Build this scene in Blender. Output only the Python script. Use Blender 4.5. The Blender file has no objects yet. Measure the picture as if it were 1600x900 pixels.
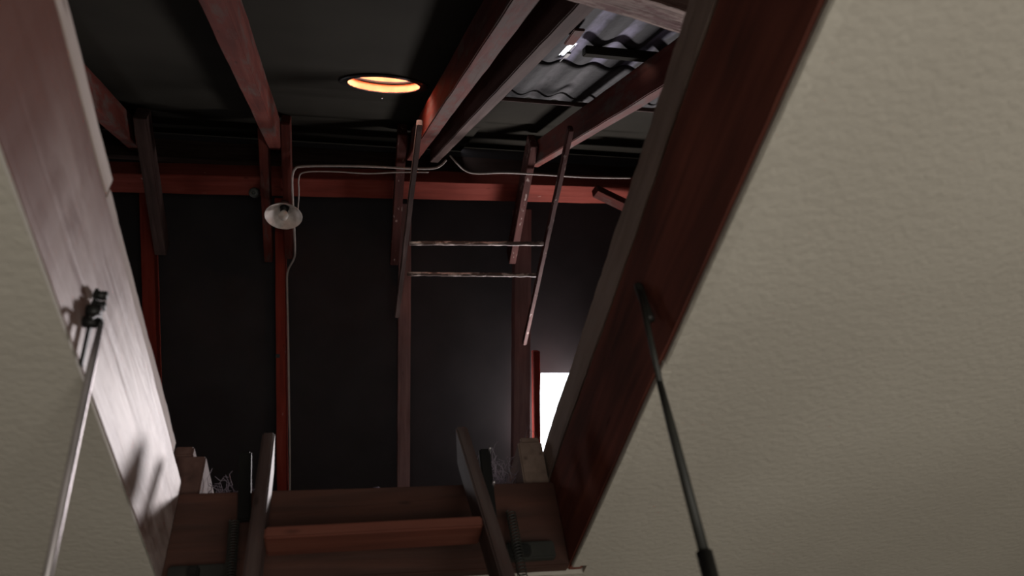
import bpy, bmesh, math, random
from mathutils import Vector, Matrix, noise
random.seed(7)
S = bpy.context.scene
col = S.collection
EYE = 1.7                                   # eye height above the room floor

# ------------------------------------------------------------------ camera
F, PX, PY = 1150.0, 800.0, 450.0
def _d(p): return Vector((p[0]-PX, -(p[1]-PY), -F)).normalized()
_Y = _d((530, 1685)); _X = _d((6300, 581)); _X = (_X - _X.dot(_Y)*_Y).normalized(); _Z = _X.cross(_Y)
CM = Matrix((_X, _Y, _Z))                   # camera -> world axes
def ray(p): return CM @ _d(p)
def on(p, n, k): r = ray(p); return r*(k/Vector(n).dot(r))
def onz(p, z): return on(p, (0, 0, 1), z)
def ony(p, y): return on(p, (0, 1, 0), y)
def onx(p, x): return on(p, (1, 0, 0), x)
cam = bpy.data.cameras.new('camera'); co = bpy.data.objects.new('camera', cam); col.objects.link(co)
co.matrix_world = Matrix.Translation((0, 0, EYE)) @ CM.to_4x4()
cam.sensor_width = 36; cam.lens = F/1600*36; cam.clip_start = 0.01; cam.clip_end = 200
cam.dof.use_dof = True; cam.dof.focus_distance = 2.4; cam.dof.aperture_fstop = 4.0
S.camera = co
# ------------------------------------------------------------------ world, lights, exposure
S.view_settings.view_transform = 'Standard'; S.view_settings.look = 'None'
S.view_settings.gamma = 1; S.view_settings.use_curve_mapping = False; S.view_settings.exposure = 0
w = bpy.data.worlds.new('sky'); S.world = w; w.use_nodes = True
bg = w.node_tree.nodes['Background']; bg.inputs[0].default_value = (0.93, 0.95, 1.0, 1); bg.inputs[1].default_value = 4.0
def area(name, loc, to, sx, sy, power, color, spread=180):
    l = bpy.data.lights.new(name, 'AREA'); l.shape = 'RECTANGLE'; l.size = sx; l.size_y = sy
    l.energy = power; l.color = color; l.spread = math.radians(spread)
    o = bpy.data.objects.new(name, l); col.objects.link(o)
    o.location = Vector(loc) + Vector((0, 0, EYE))
    o.rotation_euler = (Vector(to)-Vector(loc)).to_track_quat('-Z', 'Y').to_euler()
    return o
area('roof_window_daylight', (1.31, 3.46, 2.53), (-.3, .8, .7), .36, .34, 72, (1.0, .92, .93))
area('left_roof_window_daylight', (-1.80, 3.50, 2.52), (.4, .9, .8), .34, .34, 3.2, (1.0, .92, .93))
area('roof_vent_daylight', (.075, 1.20, 2.66), (.13, 1.38, 1.2), .26, .20, 11, (1.0, .86, .74))
area('room_fill', (.62, -1.40, -1.05), (.50, .7, .7), 1.5, 1.2, 38, (1.0, .95, .86))  # unseen fill added low in the room, for plaster and attic timbers

# ------------------------------------------------------------------ materials
def nt(m): m.use_nodes = True; return m.node_tree.nodes, m.node_tree.links
def ramp(n, stops):
    r = n.new('ShaderNodeValToRGB'); e = r.color_ramp.elements
    while len(e) < len(stops): e.new(.5)
    for q, (p, c) in zip(e, stops): q.position = p; q.color = (*c, 1)
    return r
def wood(name, c0, c1, c2, rough=.7, along='X', patch=None, pt=(.58, .66), pscale=22, bump=.35, grain=1.0, spec=.35):
    m = bpy.data.materials.new(name); n, l = nt(m); b = n['Principled BSDF']
    tc = n.new('ShaderNodeTexCoord'); mp = n.new('ShaderNodeMapping'); l.new(tc.outputs['Object'], mp.inputs[0])
    oi = n.new('ShaderNodeObjectInfo'); ml = n.new('ShaderNodeMath'); ml.operation = 'MULTIPLY'; ml.inputs[1].default_value = 13.0
    l.new(oi.outputs['Random'], ml.inputs[0]); l.new(ml.outputs[0], mp.inputs['Location'])
    sc = {'X': (1.2, 16, 16), 'Y': (16, 1.2, 16), 'Z': (16, 16, 1.2)}[along]
    mp.inputs['Scale'].default_value = sc
    g = n.new('ShaderNodeTexNoise'); g.inputs['Scale'].default_value = 2.5*grain; g.inputs['Detail'].default_value = 8; g.inputs['Distortion'].default_value = .6
    l.new(mp.outputs[0], g.inputs['Vector'])
    big = n.new('ShaderNodeTexNoise'); big.inputs['Scale'].default_value = 3.2; big.inputs['Detail'].default_value = 5
    mp2 = n.new('ShaderNodeMapping'); l.new(tc.outputs['Object'], mp2.inputs[0]); l.new(ml.outputs[0], mp2.inputs['Location'])
    mp2.inputs['Scale'].default_value = {'X': (1, 3, 3), 'Y': (3, 1, 3), 'Z': (3, 3, 1)}[along]
    l.new(mp2.outputs[0], big.inputs['Vector'])
    r = ramp(n, [(.32, c0), (.5, c1), (.7, c2)])
    mx = n.new('ShaderNodeMix'); mx.inputs[0].default_value = .5
    l.new(g.outputs[0], mx.inputs[2]); l.new(big.outputs[0], mx.inputs[3]); l.new(mx.outputs[0], r.inputs[0])
    out = r.outputs[0]
    if patch:
        pn = n.new('ShaderNodeTexNoise'); pn.inputs['Scale'].default_value = pscale; pn.inputs['Detail'].default_value = 7; pn.inputs['Roughness'].default_value = .65
        l.new(mp2.outputs[0], pn.inputs['Vector'])
        pr = ramp(n, [(pt[0], (0, 0, 0)), (pt[1], (1, 1, 1))]); l.new(pn.outputs[0], pr.inputs[0])
        m2 = n.new('ShaderNodeMix'); m2.data_type = 'RGBA'; l.new(pr.outputs[0], m2.inputs[0]); l.new(out, m2.inputs[6]); m2.inputs[7].default_value = (*patch, 1)
        out = m2.outputs[2]
    # knots
    vo = n.new('ShaderNodeTexVoronoi'); vo.inputs['Scale'].default_value = 5.5; l.new(mp2.outputs[0], vo.inputs['Vector'])
    kr = ramp(n, [(.0, (.25, .22, .2)), (.10, (1, 1, 1))]); l.new(vo.outputs['Distance'], kr.inputs[0])
    m3 = n.new('ShaderNodeMix'); m3.data_type = 'RGBA'; m3.blend_type = 'MULTIPLY'; m3.inputs[0].default_value = .85
    l.new(out, m3.inputs[6]); l.new(kr.outputs[0], m3.inputs[7]); l.new(m3.outputs[2], b.inputs['Base Color'])
    b.inputs['Roughness'].default_value = rough; b.inputs['Specular IOR Level'].default_value = spec
    bp = n.new('ShaderNodeBump'); bp.inputs['Strength'].default_value = bump; bp.inputs['Distance'].default_value = .004
    l.new(g.outputs[0], bp.inputs['Height']); l.new(bp.outputs[0], b.inputs['Normal'])
    return m
def plain(name, c, rough=.6, metal=0, c2=None, scale=20, bump=0, bscale=60, spec=.4, stretch=(1, 1, 1), bdist=.004):
    m = bpy.data.materials.new(name); n, l = nt(m); b = n['Principled BSDF']
    tc = n.new('ShaderNodeTexCoord'); mp = n.new('ShaderNodeMapping'); mp.inputs['Scale'].default_value = stretch
    l.new(tc.outputs['Object'], mp.inputs[0])
    t = n.new('ShaderNodeTexNoise'); t.inputs['Scale'].default_value = scale; t.inputs['Detail'].default_value = 6; l.new(mp.outputs[0], t.inputs[0])
    c2 = c2 or tuple(x*.8 for x in c)
    r = ramp(n, [(.35, c2), (.65, c)]); l.new(t.outputs[0], r.inputs[0]); l.new(r.outputs[0], b.inputs['Base Color'])
    b.inputs['Roughness'].default_value = rough; b.inputs['Metallic'].default_value = metal; b.inputs['Specular IOR Level'].default_value = spec
    if bump:
        t2 = n.new('ShaderNodeTexNoise'); t2.inputs['Scale'].default_value = bscale; t2.inputs['Detail'].default_value = 4; l.new(mp.outputs[0], t2.inputs[0])
        bp = n.new('ShaderNodeBump'); bp.inputs['Strength'].default_value = bump; bp.inputs['Distance'].default_value = bdist
        l.new(t2.outputs[0], bp.inputs['Height']); l.new(bp.outputs[0], b.inputs['Normal'])
    return m
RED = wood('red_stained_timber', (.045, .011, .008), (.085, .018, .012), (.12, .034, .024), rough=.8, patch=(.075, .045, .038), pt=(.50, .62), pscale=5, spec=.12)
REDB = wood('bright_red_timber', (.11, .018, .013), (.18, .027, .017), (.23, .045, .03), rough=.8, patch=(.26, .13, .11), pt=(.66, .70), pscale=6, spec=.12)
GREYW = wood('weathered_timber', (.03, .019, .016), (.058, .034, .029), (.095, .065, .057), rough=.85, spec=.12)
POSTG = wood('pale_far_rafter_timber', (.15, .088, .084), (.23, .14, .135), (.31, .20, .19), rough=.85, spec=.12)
REDP = wood('purlin_red_timber', (.12, .028, .021), (.19, .040, .028), (.24, .06, .045), rough=.85, spec=.08, patch=(.34, .20, .17), pt=(.68, .71), pscale=6)
SPECK = wood('peeling_red_timber', (.035, .012, .010), (.06, .018, .014), (.09, .034, .028), rough=.85, patch=(.34, .27, .24), pt=(.60, .66), pscale=16, spec=.15)
RUNG = wood('peeling_white_timber', (.05, .03, .025), (.09, .06, .05), (.16, .12, .11), rough=.7, patch=(.55, .47, .43), pt=(.48, .56), pscale=12)
FRAME = wood('frame_board_timber', (.07, .035, .028), (.16, .054, .040), (.25, .085, .058), rough=.85, spec=.1, along='Y')
# ragged old paint on the near end, plus daylight falloff put into the colour
def add_paint_and_falloff(m, y0, y1, c):
    n, l = m.node_tree.nodes, m.node_tree.links; b = n['Principled BSDF']; src = b.inputs['Base Color'].links[0].from_socket
    tc = n.new('ShaderNodeTexCoord'); sx = n.new('ShaderNodeSeparateXYZ'); l.new(tc.outputs['Object'], sx.inputs[0])
    t = n.new('ShaderNodeTexNoise'); t.inputs['Scale'].default_value = 3.2; t.inputs['Detail'].default_value = 6; l.new(tc.outputs['Object'], t.inputs[0])
    a = n.new('ShaderNodeMath'); a.operation = 'MULTIPLY_ADD'; a.inputs[1].default_value = .55; l.new(t.outputs[0], a.inputs[0]); l.new(sx.outputs['Y'], a.inputs[2])
    mr = n.new('ShaderNodeMapRange'); mr.inputs['From Min'].default_value = y1+.275; mr.inputs['From Max'].default_value = y0+.275
    l.new(a.outputs[0], mr.inputs['Value'])
    mx = n.new('ShaderNodeMix'); mx.data_type = 'RGBA'; l.new(mr.outputs[0], mx.inputs[0]); l.new(src, mx.inputs[6]); mx.inputs[7].default_value = (*c, 1)
    l.new(mx.outputs[2], b.inputs['Base Color'])
FRAMEX = wood('cross_board_timber', (.030, .014, .010), (.055, .022, .015), (.085, .032, .020), rough=.65)
WORN = wood('worn_board_timber', (.16, .10, .085), (.34, .255, .235), (.52, .43, .41), rough=.5, along='Y', patch=(.15, .08, .065), pt=(.46, .68), pscale=8, grain=.8, bump=.6)
add_paint_and_falloff(WORN, -.20, .12, (.13, .055, .042))
EDGE = wood('raw_edge_timber', (.17, .125, .105), (.28, .215, .18), (.38, .30, .26), rough=.85, along='Y', bump=.8)
PALE = wood('pale_deck_timber', (.28, .22, .2), (.42, .35, .32), (.55, .48, .45), rough=.8, along='Y', bump=.8)
JOISTD = wood('dark_joist_timber', (.05, .025, .02), (.09, .045, .036), (.14, .08, .065), rough=.8, along='Y')
JOIST = wood('joist_timber', (.12, .085, .065), (.20, .14, .11), (.28, .20, .165), rough=.8, along='Y')
ROUGH = wood('rough_sawn_timber', (.08, .045, .036), (.18, .12, .10), (.36, .27, .23), rough=.9, bump=1.0, grain=2.2, patch=(.09, .03, .025), pt=(.56, .62), pscale=7)
LADD = wood('loft_ladder_timber', (.035, .022, .019), (.065, .042, .038), (.11, .085, .078), rough=.6)
TREAD = wood('tread_timber', (.065, .022, .015), (.11, .033, .021), (.14, .05, .032), rough=.6)
PLAST = plain('plaster', (.47, .44, .385), .9, c2=(.42, .39, .34), scale=2.5, bump=.38, bscale=85, spec=.15, bdist=.005)
FELT = plain('roofing_felt', (.020, .0185, .0145), .95, scale=4, spec=.05)
FELTF = plain('dark_sarking', (.034, .031, .032), .95, scale=4, spec=.05)
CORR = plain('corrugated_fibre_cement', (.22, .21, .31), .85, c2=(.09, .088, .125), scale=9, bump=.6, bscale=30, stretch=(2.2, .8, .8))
def shade_bands(m, pitch, c):  # side-light stripes put into the colour: dark on part of each corrugation
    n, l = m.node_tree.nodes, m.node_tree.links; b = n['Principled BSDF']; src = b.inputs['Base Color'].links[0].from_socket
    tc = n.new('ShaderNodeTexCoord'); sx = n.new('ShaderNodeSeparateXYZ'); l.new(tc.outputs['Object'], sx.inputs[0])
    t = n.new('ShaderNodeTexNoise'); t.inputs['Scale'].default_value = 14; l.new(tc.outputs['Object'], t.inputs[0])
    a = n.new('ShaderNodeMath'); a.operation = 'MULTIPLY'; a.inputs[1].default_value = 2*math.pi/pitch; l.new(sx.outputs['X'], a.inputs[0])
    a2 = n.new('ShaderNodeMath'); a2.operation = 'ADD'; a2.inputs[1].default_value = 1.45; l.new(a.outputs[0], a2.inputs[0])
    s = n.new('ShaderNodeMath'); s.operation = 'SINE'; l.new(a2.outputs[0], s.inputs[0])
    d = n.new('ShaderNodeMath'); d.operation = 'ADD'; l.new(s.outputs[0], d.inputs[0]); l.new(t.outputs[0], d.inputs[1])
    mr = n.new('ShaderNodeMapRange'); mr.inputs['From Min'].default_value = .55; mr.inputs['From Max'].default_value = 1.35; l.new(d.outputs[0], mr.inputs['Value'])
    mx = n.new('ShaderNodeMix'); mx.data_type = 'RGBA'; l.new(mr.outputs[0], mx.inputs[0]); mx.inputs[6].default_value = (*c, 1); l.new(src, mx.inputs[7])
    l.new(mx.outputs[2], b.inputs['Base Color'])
shade_bands(CORR, .11, (.010, .010, .013))
CORR_SHADE = plain('shaded_fibre_cement', (.060, .058, .062), .85, c2=(.016, .015, .016), scale=9, bump=.6, bscale=30, stretch=(2.2, .8, .8)); shade_bands(CORR_SHADE, .11, (.010, .010, .011))  # darker copy of the corrugated material, shade put into its colour
BLACK = plain('black_iron', (.012, .012, .011), .5, metal=.3)
STEEL = plain('worn_steel', (.55, .51, .53), .45, metal=.9, c2=(.35, .33, .33), scale=12)
DARKS = plain('dark_painted_rod', (.024, .024, .020), .55, c2=(.015, .015, .013))
GALV = plain('bright_galvanised_steel', (.85, .83, .80), .3, metal=.6)
ENAM = plain('dusty_white_enamel', (.70, .64, .59), .5, c2=(.54, .49, .45), scale=30)
CABLE = plain('grey_cable_sheath', (.36, .31, .28), .6)
WOOL = plain('insulation_wool', (.26, .22, .26), .95)
FLOORM = plain('room_floor', (.20, .16, .12), .6)
WALLM = plain('room_wall', (.45, .42, .37), .9)
RUST = plain('orange_vent_lining', (.90, .34, .17), .6, c2=(.80, .20, .09), scale=14)
CER = plain('ceramic_insulator', (.09, .10, .09), .5)
GLASS = bpy.data.materials.new('bulb_glass'); n_, l_ = nt(GLASS); n_['Principled BSDF'].inputs['Base Color'].default_value = (.75, .72, .66, 1)
n_['Principled BSDF'].inputs['Roughness'].default_value = .15; n_['Principled BSDF'].inputs['Transmission Weight'].default_value = .5

# ------------------------------------------------------------------ helpers
def tag(o, label=None, cat=None, group=None, kind=None):
    if label: o['label'] = label
    if cat: o['category'] = cat
    if group: o['group'] = group
    if kind: o['kind'] = kind
    return o
def link(name, bm, mat, parent=None, mw=None, smooth=False):
    me = bpy.data.meshes.new(name); bm.to_mesh(me); bm.free()
    for m in (mat if isinstance(mat, (list, tuple)) else [mat]): me.materials.append(m)
    if smooth:
        for p in me.polygons: p.use_smooth = True
    o = bpy.data.objects.new(name, me); col.objects.link(o)
    if mw is not None: o.matrix_world = mw
    if parent:
        o.parent = parent; o.matrix_parent_inverse = parent_inv(parent)
    return o
def parent_inv(p):
    m = p.matrix_basis.copy()
    if p.parent: m = p.parent.matrix_basis.copy() @ m if False else m
    return m.inverted()
def empty(name, loc):
    o = bpy.data.objects.new(name, None); col.objects.link(o); o.location = Vector(loc)+Vector((0, 0, EYE)); o.empty_display_size = .1
    return o
UP = Matrix.Translation((0, 0, EYE))
def box_bm(lx, ly, lz, bevel=.003, cuts=0, rag=0.0, seed=0):
    bm = bmesh.new(); bmesh.ops.create_cube(bm, size=1)
    for v in bm.verts: v.co = Vector((v.co.x*lx, v.co.y*ly, v.co.z*lz))
    if bevel: bmesh.ops.bevel(bm, geom=list(bm.edges), offset=min(bevel, min(lx, ly, lz)*.3), segments=2, affect='EDGES')
    if cuts:
        ax = 0 if lx >= max(ly, lz) else (1 if ly >= lz else 2); L = (lx, ly, lz)[ax]
        for i in range(1, cuts):
            c = Vector((0, 0, 0)); c[ax] = -L/2+L*i/cuts; no = Vector((0, 0, 0)); no[ax] = 1
            bmesh.ops.bisect_plane(bm, geom=list(bm.verts)+list(bm.edges)+list(bm.faces), plane_co=c, plane_no=no)
        for v in bm.verts:
            q = noise.noise_vector(Vector((v.co.x*6+seed, v.co.y*6, v.co.z*6+seed*.7)))
            q2 = noise.noise_vector(Vector((v.co.x*45+seed, v.co.y*45, v.co.z*45)))
            dd = q*rag + q2*rag*.5; dd[ax] = 0
            v.co += dd
    return bm
def box(name, x0, x1, y0, y1, z0, z1, mat, parent=None, bevel=.003, cuts=0, rag=0, seed=0):
    bm = box_bm(x1-x0, y1-y0, z1-z0, bevel, cuts, rag, seed)
    return link(name, bm, mat, parent, UP @ Matrix.Translation(((x0+x1)/2, (y0+y1)/2, (z0+z1)/2)))
def beam(name, a, b, w, h, mat, up=(0, 0, 1), parent=None, bevel=.003, cuts=0, rag=0, seed=0, over=True):
    """a, b: centre line of the UNDERSIDE; w across, h grows along 'up' (made square to the run)"""
    a = Vector(a); b = Vector(b); x = (b-a).normalized(); u = Vector(up); u = (u-u.dot(x)*x).normalized(); y = u.cross(x)
    R = Matrix((x, y, u)).transposed().to_4x4()
    c = (a+b)/2 + (u*(h/2) if over else Vector())
    return link(name, box_bm((b-a).length, w, h, bevel, cuts, rag, seed), mat, parent, UP @ Matrix.Translation(c) @ R)
def tube_bm(pts, rads, seg=12, cap=True):
    bm = bmesh.new(); pts = [Vector(p) for p in pts]
    if not isinstance(rads, (list, tuple)): rads = [rads]*len(pts)
    rings = []; prev = None
    for i, p in enumerate(pts):
        t = (pts[min(i+1, len(pts)-1)]-pts[max(i-1, 0)]).normalized()
        if prev is None: u = t.orthogonal().normalized()
        else: u = (prev-prev.dot(t)*t).normalized()
        prev = u; v = t.cross(u)
        rings.append([bm.verts.new(p+(u*math.cos(k*2*math.pi/seg)+v*math.sin(k*2*math.pi/seg))*rads[i]) for k in range(seg)])
    for a, b in zip(rings, rings[1:]):
        for k in range(seg): bm.faces.new((a[k], a[(k+1) % seg], b[(k+1) % seg], b[k]))
    if cap: bm.faces.new(rings[0][::-1]); bm.faces.new(rings[-1])
    return bm
def smooth_path(pts, n=6):
    pts = [Vector(p) for p in pts]; out = []
    P = [pts[0]]+pts+[pts[-1]]
    for i in range(1, len(P)-2):
        for k in range(n):
            t = k/n; p0, p1, p2, p3 = P[i-1:i+3]
            out.append(.5*((2*p1)+(p2-p0)*t+(2*p0-5*p1+4*p2-p3)*t*t+(3*p1-p0-3*p2+p3)*t**3))
    out.append(pts[-1]); return out
def tube(name, pts, r, mat, parent=None, seg=12): return link(name, tube_bm(pts, r, seg), mat, parent, UP.copy(), True)
def lathe(name, prof, mat, parent, mw, seg=40, solid=0):
    bm = bmesh.new(); rings = []
    for r, z in prof:
        rings.append([bm.verts.new((r*math.cos(k*2*math.pi/seg), r*math.sin(k*2*math.pi/seg), z)) for k in range(seg)] if r > 1e-5 else [bm.verts.new((0, 0, z))])
    for a, b in zip(rings, rings[1:]):
        for k in range(seg):
            q = [a[k % len(a)], a[(k+1) % len(a)], b[(k+1) % len(b)], b[k % len(b)]]
            q = list(dict.fromkeys(q))
            if len(q) > 2: bm.faces.new(q)
    o = link(name, bm, mat, parent, mw, True)
    if solid:
        s = o.modifiers.new('thickness', 'SOLIDIFY'); s.thickness = solid
    return o
def merge(bms):
    out = bmesh.new()
    for b in bms:
        me = bpy.data.meshes.new('t'); b.to_mesh(me); b.free(); out.from_mesh(me); bpy.data.meshes.remove(me)
    return out
def tbox(x0, x1, y0, y1, z0, z1, bevel=0):
    b = box_bm(x1-x0, y1-y0, z1-z0, bevel); bmesh.ops.translate(b, verts=b.verts, vec=((x0+x1)/2, (y0+y1)/2, (z0+z1)/2)); return b

# ------------------------------------------------------------------ the room below
XL, XR, YN, YF = -.311, .399, .03, 1.276     # clear opening of the hatch
ZC = .60                                     # plaster ceiling, above the eye
RX0, RX1, RY0, RY1, FZ = -1.8, 2.1, -2.2, 2.4, -EYE
def struct(o): return tag(o, kind='structure')
E1 = .022
PT = .006                                    # plaster skin, runs under the frame boards
bm = merge([tbox(RX0, XL-.031, RY0, RY1, ZC, ZC+.10), tbox(XR+.031, RX1, RY0, RY1, ZC, ZC+.10),
            tbox(XL-.031, XR+.031, RY0, YN-.031, ZC, ZC+.10), tbox(XL-.031, XR+.031, YF+.031, RY1, ZC, ZC+.10),
            tbox(XL-.031, XL, YN, YF, ZC, ZC+PT), tbox(XR+.002, XR+.031, .70, YF, ZC, ZC+PT), tbox(XR+.003, XR+.031, YN, .70, ZC, ZC+PT)])
struct(link('ceiling', bm, PLAST, None, UP.copy()))
struct(box('floor', RX0, RX1, RY0, RY1, FZ-.1, FZ, FLOORM, bevel=0))
struct(box('wall_left', RX0-.12, RX0, RY0, RY1, FZ, ZC+.1, WALLM, bevel=0))
struct(box('wall_far', RX0, RX1, RY1, RY1+.12, FZ, ZC+.1, WALLM, bevel=0))
struct(box('wall_near', RX0, RX1, RY0-.12, RY0, FZ, ZC+.1, WALLM, bevel=0))
struct(box('wall_right', RX1, RX1+.12, RY0, RY1, FZ, ZC+.1, WALLM, bevel=0))
# plaster beads along the hatch sides
def bead(name, x0, x1, y0, y1, seed):
    o = box(name, x0, x1, y0, y1, ZC-.0025, ZC-.0001, PLAST, bevel=.002, cuts=60, rag=.0012, seed=seed); return struct(o)
bead('trim_1', XR+.004, XR+.022, YN, .70, 5)
bead('trim_2', XR+.003, XR+.018, .715, YF, 9)

# ------------------------------------------------------------------ attic shell
GX0, GX1 = -2.6, 2.6
def slope_n(y): return .86+1.08*y            # underside plane of the near rafters
def slope_f(y): return 5.504-.9*y            # underside plane of the far rafters
YR = 2.345; ZR = slope_n(YR)
NN = Vector((0, -1.08, 1)).normalized(); NF = Vector((0, .9, 1)).normalized()
RD = .115                                    # rafter depth; the sheeting lies on top
def lin(a, b, step):
    n = max(1, round((b-a)/step)); return [a+(b-a)*i/n for i in range(n+1)]
def sheet(name, fn, N, xs, ys, mat, off, amp=0, pitch=.11, holes=(), thick=.005, sag=0):
    """sloping sheet on top of the rafters, corrugated across x when amp is set; holes = test(x, y) -> bool"""
    bm = bmesh.new(); g = []
    for x in xs:
        row = []
        for y in ys:
            o = off+amp*(1+math.cos(2*math.pi*x/pitch))+sag*noise.noise(Vector((x*2.3, y*2.3, 4)))
            row.append(bm.verts.new(Vector((x, y, fn(y)))+N*o))
        g.append(row)
    for i in range(len(xs)-1):
        for j in range(len(ys)-1):
            c = (g[i][j].co+g[i+1][j+1].co)/2
            if any(h(c.x, c.y) for h in holes): continue
            bm.faces.new((g[i][j], g[i+1][j], g[i+1][j+1], g[i][j+1]))
    bmesh.ops.delete(bm, geom=[v for v in bm.verts if not v.link_faces], context='VERTS')
    o = link(name, bm, mat, None, UP.copy(), amp > 0)
    s = o.modifiers.new('thickness', 'SOLIDIFY'); s.thickness = thick; s.offset = 1
    return o
OFS = RD+.032                                 # sheeting lies on battens over the rafters
KN = .86+OFS*math.hypot(1.08, 1); KF = 5.504+OFS*math.hypot(.9, 1)
vc = on((600, 131), (0, -1.08, 1), KN); VR = .135
NYm = Vector((0, 1, 1.08)).normalized()       # up the near slope
def invent(x, y, r): return (x-vc.x)**2+((y-vc.y)*math.hypot(1, 1.08)/.84)**2 < r*r
bxp = on((886, 84), (0, -1.08, 1), KN)
RXS = .50                                     # right of this line the sheets show bare
xs = lin(GX0, vc.x-.2, .3)[:-1]+lin(vc.x-.2, vc.x+.2, .01)+lin(vc.x+.2, RXS+.06, .1)[1:]
vy = vc.y-NN.y*OFS
ys = lin(-.3, vy-.2, .2)[:-1]+lin(vy-.2, vy+.2, .008)+lin(vy+.2, YR+.15, .2)[1:]
o = sheet('roof_sheet', slope_n, NN, xs, ys, FELT, OFS, holes=[lambda x, y: invent(x, y, VR+.012)])
tag(o, 'large black felted roof slope around the glowing round vent', 'roof')
o = sheet('roof_sheet', slope_n, NN, lin(RXS+.06, GX1, .4), lin(1.40, YR+.22, .3), FELT, OFS+.024)
tag(o, 'small dark upper roof panel between the right rafters, above the corrugated sheets', 'roof')
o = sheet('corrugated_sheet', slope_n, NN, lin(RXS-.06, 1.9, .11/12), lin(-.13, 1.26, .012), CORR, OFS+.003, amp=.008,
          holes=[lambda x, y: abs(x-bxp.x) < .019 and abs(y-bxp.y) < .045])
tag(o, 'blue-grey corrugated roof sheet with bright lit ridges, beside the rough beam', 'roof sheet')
o = sheet('corrugated_sheet', slope_n, NN, lin(RXS-.06, 1.9, .11/12), lin(1.21, 1.56, .03), CORR_SHADE, OFS-.003, amp=.008)
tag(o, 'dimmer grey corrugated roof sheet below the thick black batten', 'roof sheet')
o = sheet('roof_sheet', slope_n, NN, lin(1.88, GX1, .4), lin(-.3, 1.56, .3), FELT, OFS)
tag(o, 'dark roof panel at the far right, behind the right hatch board', 'roof')
# far slope with the roof window opening
wl = on((845, 583), (0, .9, 1), KF); WX0, WY0 = wl.x, wl.y; WX1, WY1 = WX0+.56, WY0+.50
UX0, UX1 = -2.05, -1.60
inwin = lambda x, y: (WX0 < x < WX1 or UX0 < x < UX1) and WY0 < y < WY1
o = sheet('roof_sheet', slope_f, NF, [GX0, UX0]+lin(UX1, WX0, .4)+[WX1, GX1], lin(YR-.13, WY0-NF.y*OFS, .3)+[WY1-NF.y*OFS, 5.2], FELTF, OFS, holes=[inwin])
tag(o, 'black far roof slope behind the posts with the bright window opening', 'roof')
# roof window
wf = empty('roof_window', (WX0, WY0, slope_f(WY0)))
tag(wf, 'small bright white roof window beside the right hatch board', 'window')
def fpt(x, y, o=0): return Vector((x, y, slope_f(y)+o*math.hypot(.9, 1)))   # o above the underside plane, straight over (x, y)
beam('frame', fpt(WX0-.006, WY0-.03, OFS+.002), fpt(WX0-.006, WY1+.02, OFS+.002), .012, .05, BLACK, up=NF, parent=wf)
beam('frame', fpt(WX1+.012, WY0-.03, OFS+.002), fpt(WX1+.012, WY1+.02, OFS+.002), .024, .05, BLACK, up=NF, parent=wf)
beam('frame', fpt(WX0-.01, WY0-.008, OFS+.002), fpt(WX1+.02, WY0-.008, OFS+.002), .016, .05, BLACK, up=NF, parent=wf)
beam('frame', fpt(WX0-.01, WY1+.01, OFS+.002), fpt(WX1+.02, WY1+.01, OFS+.002), .02, .05, BLACK, up=NF, parent=wf)
wg = empty('roof_window', (UX0, WY0, slope_f(WY0))); tag(wg, 'roof window in the far slope, out beyond the left hatch board', 'window')
for p, q, w_ in (((UX0-.012, WY0-.03), (UX0-.012, WY1+.02), .024), ((UX1+.012, WY0-.03), (UX1+.012, WY1+.02), .024), ((UX0-.02, WY0-.01), (UX1+.02, WY0-.01), .02), ((UX0-.02, WY1+.01), (UX1+.02, WY1+.01), .02)):
    beam('frame', fpt(*p, OFS+.002), fpt(*q, OFS+.002), w_, .05, BLACK, up=NF, parent=wg)
# gable ends and attic floor
def gable(name, x0, x1):
    bm = bmesh.new(); prof = [(-.45, ZC+.1), (5.3, ZC+.1), (5.3, .74), (YR, ZR+.28), (-.45, .55)]
    prof = [(-.45, .55), (5.3, .55), (5.3, slope_f(5.3)+.3), (YR, ZR+.3), (-.45, slope_n(-.45)+.3)]
    A = [bm.verts.new((x0, y, z)) for y, z in prof]; B = [bm.verts.new((x1, y, z)) for y, z in prof]
    bm.faces.new(A); bm.faces.new(B[::-1])
    for i in range(5): j = (i+1) % 5; bm.faces.new((A[i], B[i], B[j], A[j]))
    bmesh.ops.recalc_face_normals(bm, faces=bm.faces)
    return struct(link(name, bm, FELTF, None, UP.copy()))
gable('wall_gable_left', GX0-.1, GX0); gable('wall_gable_right', GX1, GX1+.1)
bm = merge([tbox(GX0, GX1, RY1-.05, 5.3, ZC, ZC+.10), tbox(GX0, RX0+.02, -.5, RY1, ZC, ZC+.1), tbox(RX1-.02, GX1, -.5, RY1, ZC, ZC+.1)])
struct(link('floor_attic', bm, FELTF, None, UP.copy()))
struct(box('wall_eaves', GX0, GX1, 5.0, 5.3, ZC, 1.4, FELTF, bevel=0))
struct(box('wall_near_eaves', GX0, GX1, -.42, -.30, ZC-.05, .82, FELTF, bevel=0))

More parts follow.
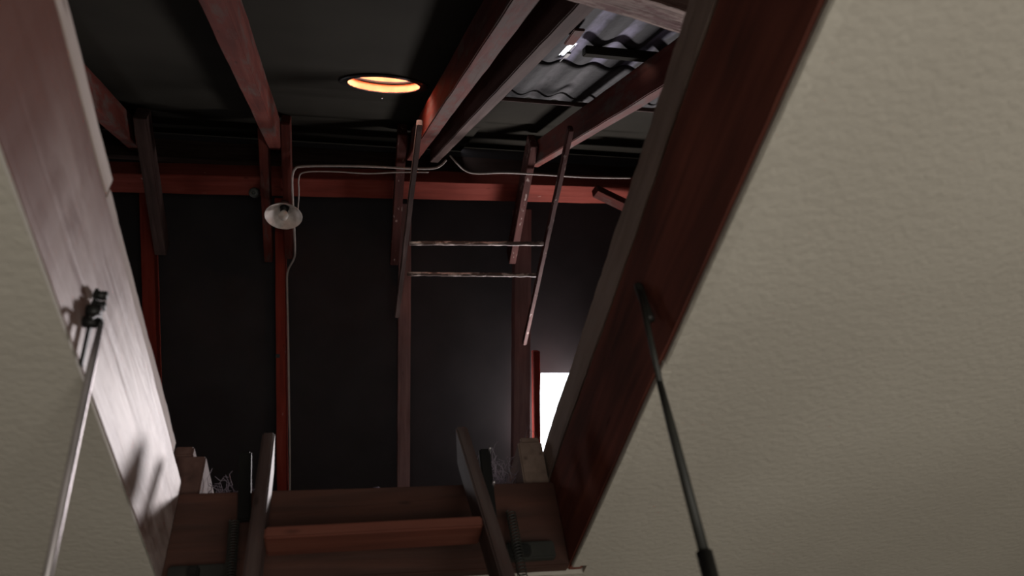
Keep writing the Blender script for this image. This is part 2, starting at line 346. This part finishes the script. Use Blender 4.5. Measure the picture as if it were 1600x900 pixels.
# ------------------------------------------------------------------ hatch frame
H0 = .803                                     # top of the side boards
o = box('hatch_board', XL-.030, XL, YN, YF, ZC+PT+.0005, H0, WORN, cuts=50, rag=.0012, seed=3)
tag(o, 'pale worn hatch side board on the left, daylight falling across it', 'board', 'hatch frame boards')
o = box('hatch_board', XR, XR+.030, YN, YF+.03, ZC+PT+.0005, H0, FRAME, cuts=50, rag=.0012, seed=4)
tag(o, 'dark red-brown hatch side board on the right, above the right plaster ceiling', 'board', 'hatch frame boards')
o = box('hatch_board', XL-.004, XR-.0005, YF+.002, YF+.027, ZC+.004, .781, FRAMEX, cuts=40, rag=.001, seed=6)
tag(o, 'dark red-brown cross board at the far end of the hatch, behind the loft ladder', 'board', 'hatch frame boards')
o = box('hatch_board', XL, XR, YN-.03, YN-.0005, ZC-.001, .79, FRAMEX)
tag(o, 'cross board at the near end of the hatch, above the camera', 'board', 'hatch frame boards')
# deck boards on either side
o = box('deck_board', -.72, XL-.001, YN, .62, H0+.001, H0+.036, PALE, cuts=40, rag=.0016, seed=11)
tag(o, 'pale deck board edge on top of the left hatch board, nearer the camera', 'board', 'deck boards')
o = box('deck_board', -.72, XL-.003, .625, 1.19, H0+.001, H0+.028, PALE, cuts=40, rag=.0016, seed=12)
tag(o, 'pale deck board edge on top of the left hatch board, farther end', 'board', 'deck boards')
o = box('deck_board', XR+.001, .95, YN, 1.56, H0+.0035, .882, EDGE, cuts=110, rag=.0030, seed=13)
tag(o, 'thick raw-sawn deck timber with splintered edge on top of the right hatch board', 'timber', 'deck boards')
# joists behind the cross board
o = box('floor_joist', -.336, -.283, 1.302, 2.9, .70, .877, JOISTD, cuts=30, rag=.001, seed=1)
tag(o, 'floor joist end above the left end of the cross board', 'joist', 'floor joists behind the hatch')
o = box('floor_joist', .343, .396, 1.302, 2.9, .70, .895, JOIST, cuts=30, rag=.001, seed=2)
tag(o, 'lighter floor joist end above the right end of the cross board', 'joist', 'floor joists behind the hatch')
o = box('wood_offcut', -.343, -.308, 1.30, 1.40, .878, .899, JOISTD)
tag(o, 'small flat wood offcut lying on the left joist end', 'offcut', 'offcuts on the joist ends')
o = box('wood_offcut', .352, .394, 1.31, 1.40, .896, .912, JOIST)
tag(o, 'small flat wood offcut lying on the right joist end', 'offcut', 'offcuts on the joist ends')
# insulation between the joists: a quilt and loose tufts that stick up
bm = bmesh.new(); bmesh.ops.create_grid(bm, x_segments=60, y_segments=80, size=.5)
for v in bm.verts:
    v.co = Vector((v.co.x*.60+.03, v.co.y*1.5+2.07, .775+.03*noise.noise(v.co*9)+.02*noise.noise(v.co*25)))
bmesh.ops.solidify(bm, geom=bm.faces, thickness=.03)
tag(link('insulation_quilt', bm, WOOL, None, UP.copy(), True), 'grey insulation quilt lying between the two joists behind the cross board', 'insulation')
def tufts(px, y, n, spread, r, label, hgt, base=.80):
    bms = []; rnd = random.Random(px[0])
    c = ony(px, y)
    for i in range(n):
        p = Vector((c.x+rnd.gauss(0, spread), y+max(-.03, min(.05, rnd.gauss(0, .04))), base)); pts = []
        top = (hgt-.065)*rnd.uniform(.4, 1.1); dx, dy = rnd.gauss(0, .03), rnd.gauss(0, .03)
        for k in range(9):
            t = k/8
            pts.append(p+Vector((dx*t+.011*math.sin(t*9+i), dy*t+.011*math.cos(t*8+i*2), top*t+.006*math.sin(t*14+i*3))))
        bms.append(tube_bm(pts, r, 4))
    tag(link('insulation_tuft', merge(bms), WOOL, None, UP.copy()), label, 'insulation', kind='stuff')
tufts((352, 745), 1.42, 90, .022, .0006, 'wispy tuft of insulation behind the cross board, left of the ladder', .145, .805)
tufts((775, 735), 1.40, 90, .018, .0006, 'wispy tuft of insulation between the right ladder rail and the right joist', .175)
tufts((826, 680), 1.46, 26, .007, .0004, 'fine bright fibres standing on the right joist below the window', .19, .899)

# ------------------------------------------------------------------ loft ladder
LD = ray((508, -15)); LN = Vector((0, -LD.z, LD.y)).normalized()      # run of the ladder, and its front face
lad = empty('loft_ladder', (.02, .2, -EYE))
tag(lad, 'dark wooden folding loft ladder rising through the hatch, step between two rails', 'ladder')
def rail(px, w, dep):
    top = ony(px, 1.225); bot = top+LD*(-(top.z+EYE-.002)/LD.z)
    bm = box_bm((top-bot).length, w, dep, .003)
    L = (top-bot).length/2
    bmesh.ops.bisect_plane(bm, geom=list(bm.verts)+list(bm.edges)+list(bm.faces), plane_co=(L-.05, 0, 0), plane_no=(1, 0, 0))
    for v in bm.verts:                              # the back corner of the top end is rounded off
        if v.co.x > L-.01 and v.co.z < 0: v.co.x -= .045
    u = -LN; x = LD; u = (LN-LN.dot(x)*x).normalized(); y = u.cross(x)
    R = Matrix((x, y, u)).transposed().to_4x4(); c = (top+bot)/2-u*dep/2
    return link('rail', bm, LADD, lad, UP @ Matrix.Translation(c) @ R), top
rl, tl = rail((420, 675), .023, .060); rr, tr = rail((721, 666), .024, .060)
tfirst = ony((405, 852), 1.155)
def lp(top, z): return top+LD*((z-top.z)/LD.z)
z = .612; k = 0
while z > -1.5:
    a = lp(tl, z); b = lp(tr, z+.003)
    a = a+Vector((.012, .004, 0)); b = b+Vector((-.012, .004, 0))
    t = beam('tread', a+Vector((0, .032, -.011)), b+Vector((0, .032, -.011)), .062, .020, TREAD, parent=lad)
    z -= .235
# black hinge plates and springs at the head of the ladder
for nm, p0, p1, x0 in (('hinge_plate', (383, 705), (381, 812), 0), ('hinge_plate', (757, 700), (768, 812), 1)):
    a = ony(p0, 1.262); b = ony(p1, 1.262)
    beam(nm, a, b, .023, .012, BLACK, up=(0, 1, 0), parent=lad)
a = ony((766, 699), 1.255); tube('hinge_pin', [a, a+Vector((0, .02, 0))], .003, STEEL, lad)
a = ony((772, 752), 1.255); tube('hinge_pin', [a, a+Vector((0, .02, 0))], .003, STEEL, lad)
def spring(p0, p1, r):
    a = Vector(p0); b = Vector(p1); ax = (b-a); n = 26; u = ax.orthogonal().normalized(); v = ax.normalized().cross(u)
    pts = [a+ax*(i/(n*10))+(u*math.cos(i*.628)+v*math.sin(i*.628))*r for i in range(n*10+1)]
    tube('spring', pts, .0012, DARKS, lad, 5)
spring(ony((366, 815), 1.245), ony((358, 930), 1.21), .0085)
spring(ony((798, 800), 1.245), ony((822, 930), 1.21), .0085)
# steel angle along the foot of the cross board
ang = empty('steel_bracket', (-.2, 1.26, .61)); tag(ang, 'dark steel hinge bracket at the foot of the cross board, left end', 'bracket')
box('plate', -.30, -.20, 1.258, 1.2755, .606, .632, DARKS, ang)
box('lug', -.265, -.248, 1.240, 1.258, .603, .622, BLACK, ang)
ang = empty('steel_bracket', (.33, 1.26, .61)); tag(ang, 'dark steel hinge bracket at the foot of the cross board, right end', 'bracket')
box('plate', .28, .37, 1.258, 1.2755, .612, .645, DARKS, ang)
box('lug', .30, .32, 1.240, 1.258, .612, .632, BLACK, ang)

# hatch door hanging open behind the ladder
door = empty('hatch_door', (.04, 1.27, .60)); tag(door, 'plain wooden hatch door hanging open behind the loft ladder', 'door')
dd = Vector((0, -.45, -.9)).normalized(); a = Vector((.04, 1.285, .585)); b = a+dd*1.2
beam('panel', a, b, .66, .02, FRAMEX, up=(0, 1, -.4), parent=door)

# ------------------------------------------------------------------ hinge arms
arm = empty('hinge_arm', (XL+.01, .69, .70)); tag(arm, 'bright steel hinge arm hanging from the left hatch board', 'hinge arm', 'hinge arms of the hatch door')
s0 = onx((150, 452), XL+.004); s1 = onx((124, 572), XL+.004)
beam('strap', s0, s1, .0085, .004, BLACK, up=(1, 0, 0), parent=arm, bevel=.001)
for p, r in (((153, 462), .0075), ((143, 487), .011), ((137, 503), .009), ((150, 478), .008)):
    c = onx(p, XL+.006); tube('bolt', [c-Vector((.004, 0, 0)), c+Vector((.010, 0, 0))], r*.8, BLACK, arm, 10)
r0 = onx((158, 500), XL+.018); r1 = onx((75, 895), XL+.022); dr = (r1-r0)
pt = [onx((140, 497), XL+.016), onx((150, 493), XL+.018), onx((157, 499), XL+.018), onx((157, 512), XL+.018)]
tube('rod_hook', smooth_path(pt), .0032, BLACK, arm)
tube('rod', [onx((157, 510), XL+.018), r0+dr*.2, r0+dr*.85, r0+dr*1.9], [.0032, .0046, .0046, .0046], STEEL, arm)
arm = empty('hinge_arm', (XR-.01, .68, .72)); tag(arm, 'dark hinge arm hanging from the right hatch board', 'hinge arm', 'hinge arms of the hatch door')
a = onx((997, 446), XR-.006); b = onx((1016, 500), XR-.012)
tube('knuckle', smooth_path([a, (a+b)/2, b]), .0062, DARKS, arm, 10)
p0 = onx((1000, 455), XR-.014); p1 = onx((1032, 602), XR-.028); p2 = onx((1100, 862), XR-.03); p3 = p1+(p2-p1)*2.2
tube('rod', [p0, p1], .0040, DARKS, arm)
tube('sleeve', [p1-(p2-p1)*.02, p1+(p2-p1)*.3, p2], [.0042, .0056, .0060], DARKS, arm)
tube('clamp', [p2-(p3-p2)*.0, p2+(p3-p2)*.25, p3], [.009, .009, .008], BLACK, arm)

# ------------------------------------------------------------------ roof timbers
def npt(x, y, o=0): return Vector((x, y, slope_n(y)+o*math.hypot(1.08, 1)))
def raft(xa, ya, xb, yb, w, mat, label, seed, h=RD):
    o = beam('rafter', npt(xa, ya), npt(xb, yb), w, h, mat, up=NN, cuts=40, rag=.002, seed=seed)
    tag(o, label, 'rafter', 'near slope rafters'); return o
def xl(x0, y0, x1, y1, y): return x0+(x1-x0)*(y-y0)/(y1-y0)
raft(xl(-1.0, 1.74, -1.075, 2.23, .1), .1, -1.075, 2.23, .055, RED, 'brown rafter at the far left, half hidden behind the left hatch board', 1)
raft(xl(-.325, .72, -.397, 2.03, -.1), -.1, -.397, 2.04, .056, RED, 'red-brown rafter running from the top of the picture down to the lamp', 2)
raft(xl(.328, .6, .258, 1.9, -.1), -.1, .25, 2.10, .056, RED, 'thick red rafter right of the glowing roof vent, its face lit beside the vent', 3)
raft(xl(.460, .6, .361, 2.1, -.1), -.1, .361, 2.11, .044, GREYW, 'bare grey rafter just right of the thick red rafter, ending above the cable', 4)
raft(.902, -.1, .874, 2.08, .044, RED, 'red rafter behind the top of the right hatch board, pale underside', 5)
def tie(xa, ya, xb, yb, w, h, mat, label, seed):
    o = beam('tie_plate', (xa, ya, 3.02), (xb, yb, 3.02), w, h, mat, cuts=20, rag=.001, seed=seed)
    tag(o, label, 'tie', 'tie plates under the ridge')
tie(-.955, 1.89, -.99, 2.69, .055, .09, GREYW, 'dark grey-brown tie plate at the far left rafter', 1)
tie(-.443, 1.90, -.466, 2.715, .040, .10, RED, 'red tie plate left of the lamp', 2)
tie(-.342, 1.87, -.360, 2.69, .040, .10, RED, 'red tie plate right of the lamp, beside the cable', 3)
tie(.188, 1.885, .190, 2.71, .045, .10, SPECK, 'peeling red tie plate left of the stored ladder', 4)
tie(.828, 1.905, .841, 2.675, .038, .11, SPECK, 'paint-flecked red tie plate at the right, crossing the stored ladder', 5)
def post(xa, ya, xb, yb, w, mat, label, seed):
    d = (xb-xa)/(yb-ya); ye = 4.6; xe = xb+d*(ye-yb)
    o = beam('far_rafter', fpt(xa-d*(ya-2.48), 2.48), fpt(xe, ye), w, .09, mat, up=NF, cuts=40, rag=.0022, seed=seed)
    tag(o, label, 'rafter', 'far slope rafters')
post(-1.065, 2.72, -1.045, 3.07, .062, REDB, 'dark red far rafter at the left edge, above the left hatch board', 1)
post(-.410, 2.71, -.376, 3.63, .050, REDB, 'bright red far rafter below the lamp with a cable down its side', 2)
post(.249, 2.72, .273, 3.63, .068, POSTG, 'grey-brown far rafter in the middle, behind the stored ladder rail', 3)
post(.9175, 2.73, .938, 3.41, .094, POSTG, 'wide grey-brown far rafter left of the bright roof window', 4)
# purlin under the ridge
o = beam('purlin', (-2.4, 2.300, 3.14), (0, 2.305, 3.14), .128, .09, REDB, cuts=60, rag=.0022, seed=8)
o.location.z += 0
bpy.data.objects.remove(o)
a = onz((180, 286), 3.14); b = onz((940, 305), 3.14); dab = (b-a)
o = beam('purlin', a-dab*.55, b+dab*.5, .115, .10, REDP, cuts=80, rag=.002, seed=8)
tag(o, 'long red purlin running across behind the tie plates', 'purlin')
o = beam('stub_timber', onz((930, 303), 3.07), onz((962, 330), 3.04)+Vector((.10, 0, 0)), .05, .06, RED)
tag(o, 'short slanting red timber end below the right end of the purlin', 'timber')
# ridge board
tag(box('ridge_board', -2.5, 2.5, YR-.015, YR+.015, ZR-.02, ZR+.15, GREYW), 'dark ridge board at the top of the roof, over the purlin', 'ridge board')
# window jamb post
a = on((839, 549), (0, .9, 1), 5.504); b = on((840, 680), (0, .9, 1), 5.504)
o = beam('window_post', a, b+(b-a)*.6, .036, .06, REDB, up=NF, cuts=12, rag=.001)
tag(o, 'short red post on the left side of the bright roof window', 'post')

# battens
def batten(p0, p1, w, th, lab, x0=None, x1=None, mat=FELT):
    k = .86+RD*math.hypot(1.08, 1)
    a = on(p0, (0, -1.08, 1), k); b = on(p1, (0, -1.08, 1), k); y = (a.y+b.y)/2
    o = beam('batten', npt(x0, y, RD+.0035), npt(x1, y, RD+.0035), w, th, mat, up=NN)
    tag(o, lab, 'batten', 'roof battens')
batten((900, 93), (1030, 91), .040, .026, 'thick black batten across the corrugated sheets, right of the small added hole', bxp.x+.028, 1.9)
batten((830, 164), (955, 169), .014, .016, 'thin dark batten below the corrugated sheets', .40, 1.9, GREYW)
# rough beam at the top right
pA = on((905, 7), (0, -1.08, 1), .781); pB = on((1056, 51), (0, -1.08, 1), .781); dv = (pB-pA).normalized()
cr = dv.cross(NN).normalized()
if cr.y > 0: cr = -cr
pa = pA-dv*.22+cr*.05; pb = pB+dv*.35+cr*.05
o = beam('brace_beam', pa, pb, .10, .05, ROUGH, up=NN, cuts=60, rag=.0025, seed=21)
tag(o, 'rough-sawn beam crossing under the roof at the top right corner', 'beam')

# hole added to the sheet: sky and a dark square imitate a sunlit clip
o = empty('clip_glint', bxp); tag(o, 'small dark square in an added roof hole, standing in for a bright clip', 'bolt')
cb = bxp-NN*.004
bm = box_bm(.014, .05, .006, .001); link('glint_centre', bm, BLACK, o, UP @ Matrix.Translation(cb) @ NN.to_track_quat('Z', 'Y').to_matrix().to_4x4())
bm = box_bm(.004, .17, .004, .001); link('glint_bar', bm, BLACK, o, UP @ Matrix.Translation(cb+NN*.004) @ NN.to_track_quat('Z', 'Y').to_matrix().to_4x4())
# scrap of board beside rafter
a = on((889, 71), (0, -1.08, 1), KN-.03); b = on((906, 48), (0, -1.08, 1), KN-.03)
o = beam('board_scrap', a, b, .032, .008, RED, up=NN); tag(o, 'small reddish scrap of board above the grey rafter, next to the added sky gap', 'board scrap')

# ------------------------------------------------------------------ round roof vent
vent = empty('roof_vent', vc); tag(vent, 'glowing orange round vent in the black roof slope', 'vent')
R = Matrix((Vector((1, 0, 0)), NYm, NN)).transposed().to_4x4(); VM = UP @ Matrix.Translation(vc) @ R @ Matrix.Diagonal((1, .84, 1, 1))
lathe('vent_pipe', [(VR, -.004), (VR, .13), (VR+.004, .13), (VR+.004, -.004)], RUST, vent, VM, 64)
lathe('flange', [(VR, -.006), (VR+.03, -.006), (VR+.03, -.002), (VR, -.002), (VR, -.006)], BLACK, vent, VM, 64)
lathe('inner_ring', [(VR-.001, .026), (VR-.008, .026), (VR-.008, .036), (VR-.001, .038)], BLACK, vent, VM, 64)
o = on((597, 153), (0, -1.08, 1), KN-.006)
bm = bmesh.new(); bmesh.ops.create_uvsphere(bm, u_segments=12, v_segments=8, radius=.004)
tag(link('roof_nail', bm, GALV, None, UP @ Matrix.Translation(o), True), 'tiny pale nail head just below the round vent', 'nail')

# ------------------------------------------------------------------ lamp
lc = onz((443, 338), 2.93)
lamp = empty('ceiling_lamp', lc+Vector((0, 0, .09))); tag(lamp, 'white enamel lamp with a bare bulb hanging between two red tie plates', 'lamp')
LM = UP @ Matrix.Translation(lc) @ Matrix.Rotation(math.radians(6), 4, 'X').to_4x4()
LR = .0875
lathe('lamp_shade', [(LR, -.002), (LR+.001, 0), (LR-.01, .012), (.065, .030), (.040, .046), (.026, .060), (.022, .085), (.020, .085), (.023, .058), (.038, .043), (.063, .027), (LR-.01, .009), (LR-.001, -.001), (LR, -.002)], ENAM, lamp, LM, 48)
lathe('socket', [(0, .100), (.020, .100), (.022, .06), (.018, .035), (0, .035)], BLACK, lamp, LM, 24)
lathe('bulb', [(0, -.020), (.012, -.018), (.021, -.008), (.024, .004), (.020, .018), (.013, .034), (0, .036)], GLASS, lamp, LM, 24)
tube('hanger', [lc+Vector((0, .008, .095)), lc+Vector((.0, .012, .235))], .008, BLACK, lamp)

# ------------------------------------------------------------------ cables
def fp(px, o=0): return on(px, (0, .9, 1), 5.504)-NF*o
def tp(px, z=3.008): return onz(px, z)
c1 = [fp((453, 775), .004), fp((453, 700), .005), fp((452, 640), .006), fp((451, 560), .005), fp((450, 500), .005), fp((449, 455), .006)]
c1 += [fp((450, 425), .02), tp((459, 405)), tp((461, 390)), tp((459, 340)), tp((457, 300)), tp((457, 276)), tp((461, 264)), tp((472, 260)), tp((520, 259)), tp((580, 260)), tp((640, 263)), tp((675, 263)), tp((688, 259)), tp((697, 250), 3.04)]
o = tube('electric_cable', smooth_path(c1, 6), .0052, CABLE); tag(o, 'pale cable climbing beside the lamp and turning right above the purlin', 'cable')
c2 = [tp((q), 2.985) for q in ((464, 345), (466, 320), (467, 300), (467, 279), (476, 269), (520, 268), (575, 271), (620, 269), (670, 269))]
o = tube('electric_cable', smooth_path(c2, 6), .0032, CABLE); tag(o, 'thin darker cable just under the pale cable above the purlin', 'cable')
c3 = [tp((703, 243), 3.03), tp((713, 254)), tp((726, 266)), tp((745, 271)), tp((790, 270)), tp((850, 273)), tp((920, 277)), tp((985, 278))]
o = tube('electric_cable', smooth_path(c3, 6), .0042, CABLE); tag(o, 'thin cable running right from the grey rafter end over the purlin', 'cable')
ic = onz((397, 301), 3.10)
ins = empty('cable_insulator', ic); tag(ins, 'small round ceramic insulator on the purlin left of the lamp', 'insulator')
IM = UP @ Matrix.Translation(ic) @ Vector((0, -.6, -.8)).to_track_quat('Z', 'Y').to_matrix().to_4x4()
lathe('insulator_ring', [(.010, .02), (.020, .02), (.024, .012), (.022, 0), (.026, -.015), (.026, -.04), (0, -.04), (0, 0), (.010, 0), (.010, .02)], CER, ins, IM, 24)
k = fp((434, 556), .0015)
o = link('rafter_bolt', box_bm(.022, .02, .004, .001), BLACK, None, UP @ Matrix.Translation(k) @ NF.to_track_quat('Z', 'Y').to_matrix().to_4x4())
tag(o, 'small square dark bolt plate on the bright red far rafter', 'bolt')

# ------------------------------------------------------------------ stored ladder
LA = lambda px, t: None
def ladpt(px):                                  # plane of the stored ladder: through near z 2.475 and far z 2.70
    n = Vector((0, -.150, 1)); k = 2.475-.150*1.51; return on(px, n, k)
sl = empty('stored_ladder', ladpt((740, 383))); tag(sl, 'old paint-flecked wooden ladder stored up under the tie plates', 'ladder')
a = ladpt((656, 196)); b = ladpt((626, 450)); e = (b-a)
b2 = b+e*.25
up = Vector((0, -.15, 1))
beam('rail', a, b2, .022, .035, GREYW, up=up, parent=sl, cuts=40, rag=.002, seed=3)
a2 = ladpt((893, 205)); c2_ = ladpt((820, 540)); 
beam('rail', a2, c2_, .021, .035, SPECK, up=up, parent=sl, cuts=40, rag=.002, seed=4)
for p, q, s in (((640, 383), (852, 384), 1), ((636, 431), (838, 433), 2)):
    A = ladpt(p)+Vector((0, 0, .014)); B = ladpt(q)+Vector((0, 0, .014))
    n_ = 30; pts = [A.lerp(B, i/n_)+noise.noise_vector(Vector((i*.6, s*5, 0)))*.0022 for i in range(n_+1)]
    o = link('rung', tube_bm(pts, [.010+.0025*noise.noise(Vector((i*.7, s*9, 3))) for i in range(n_+1)], 10), RUNG, sl, UP.copy(), True)
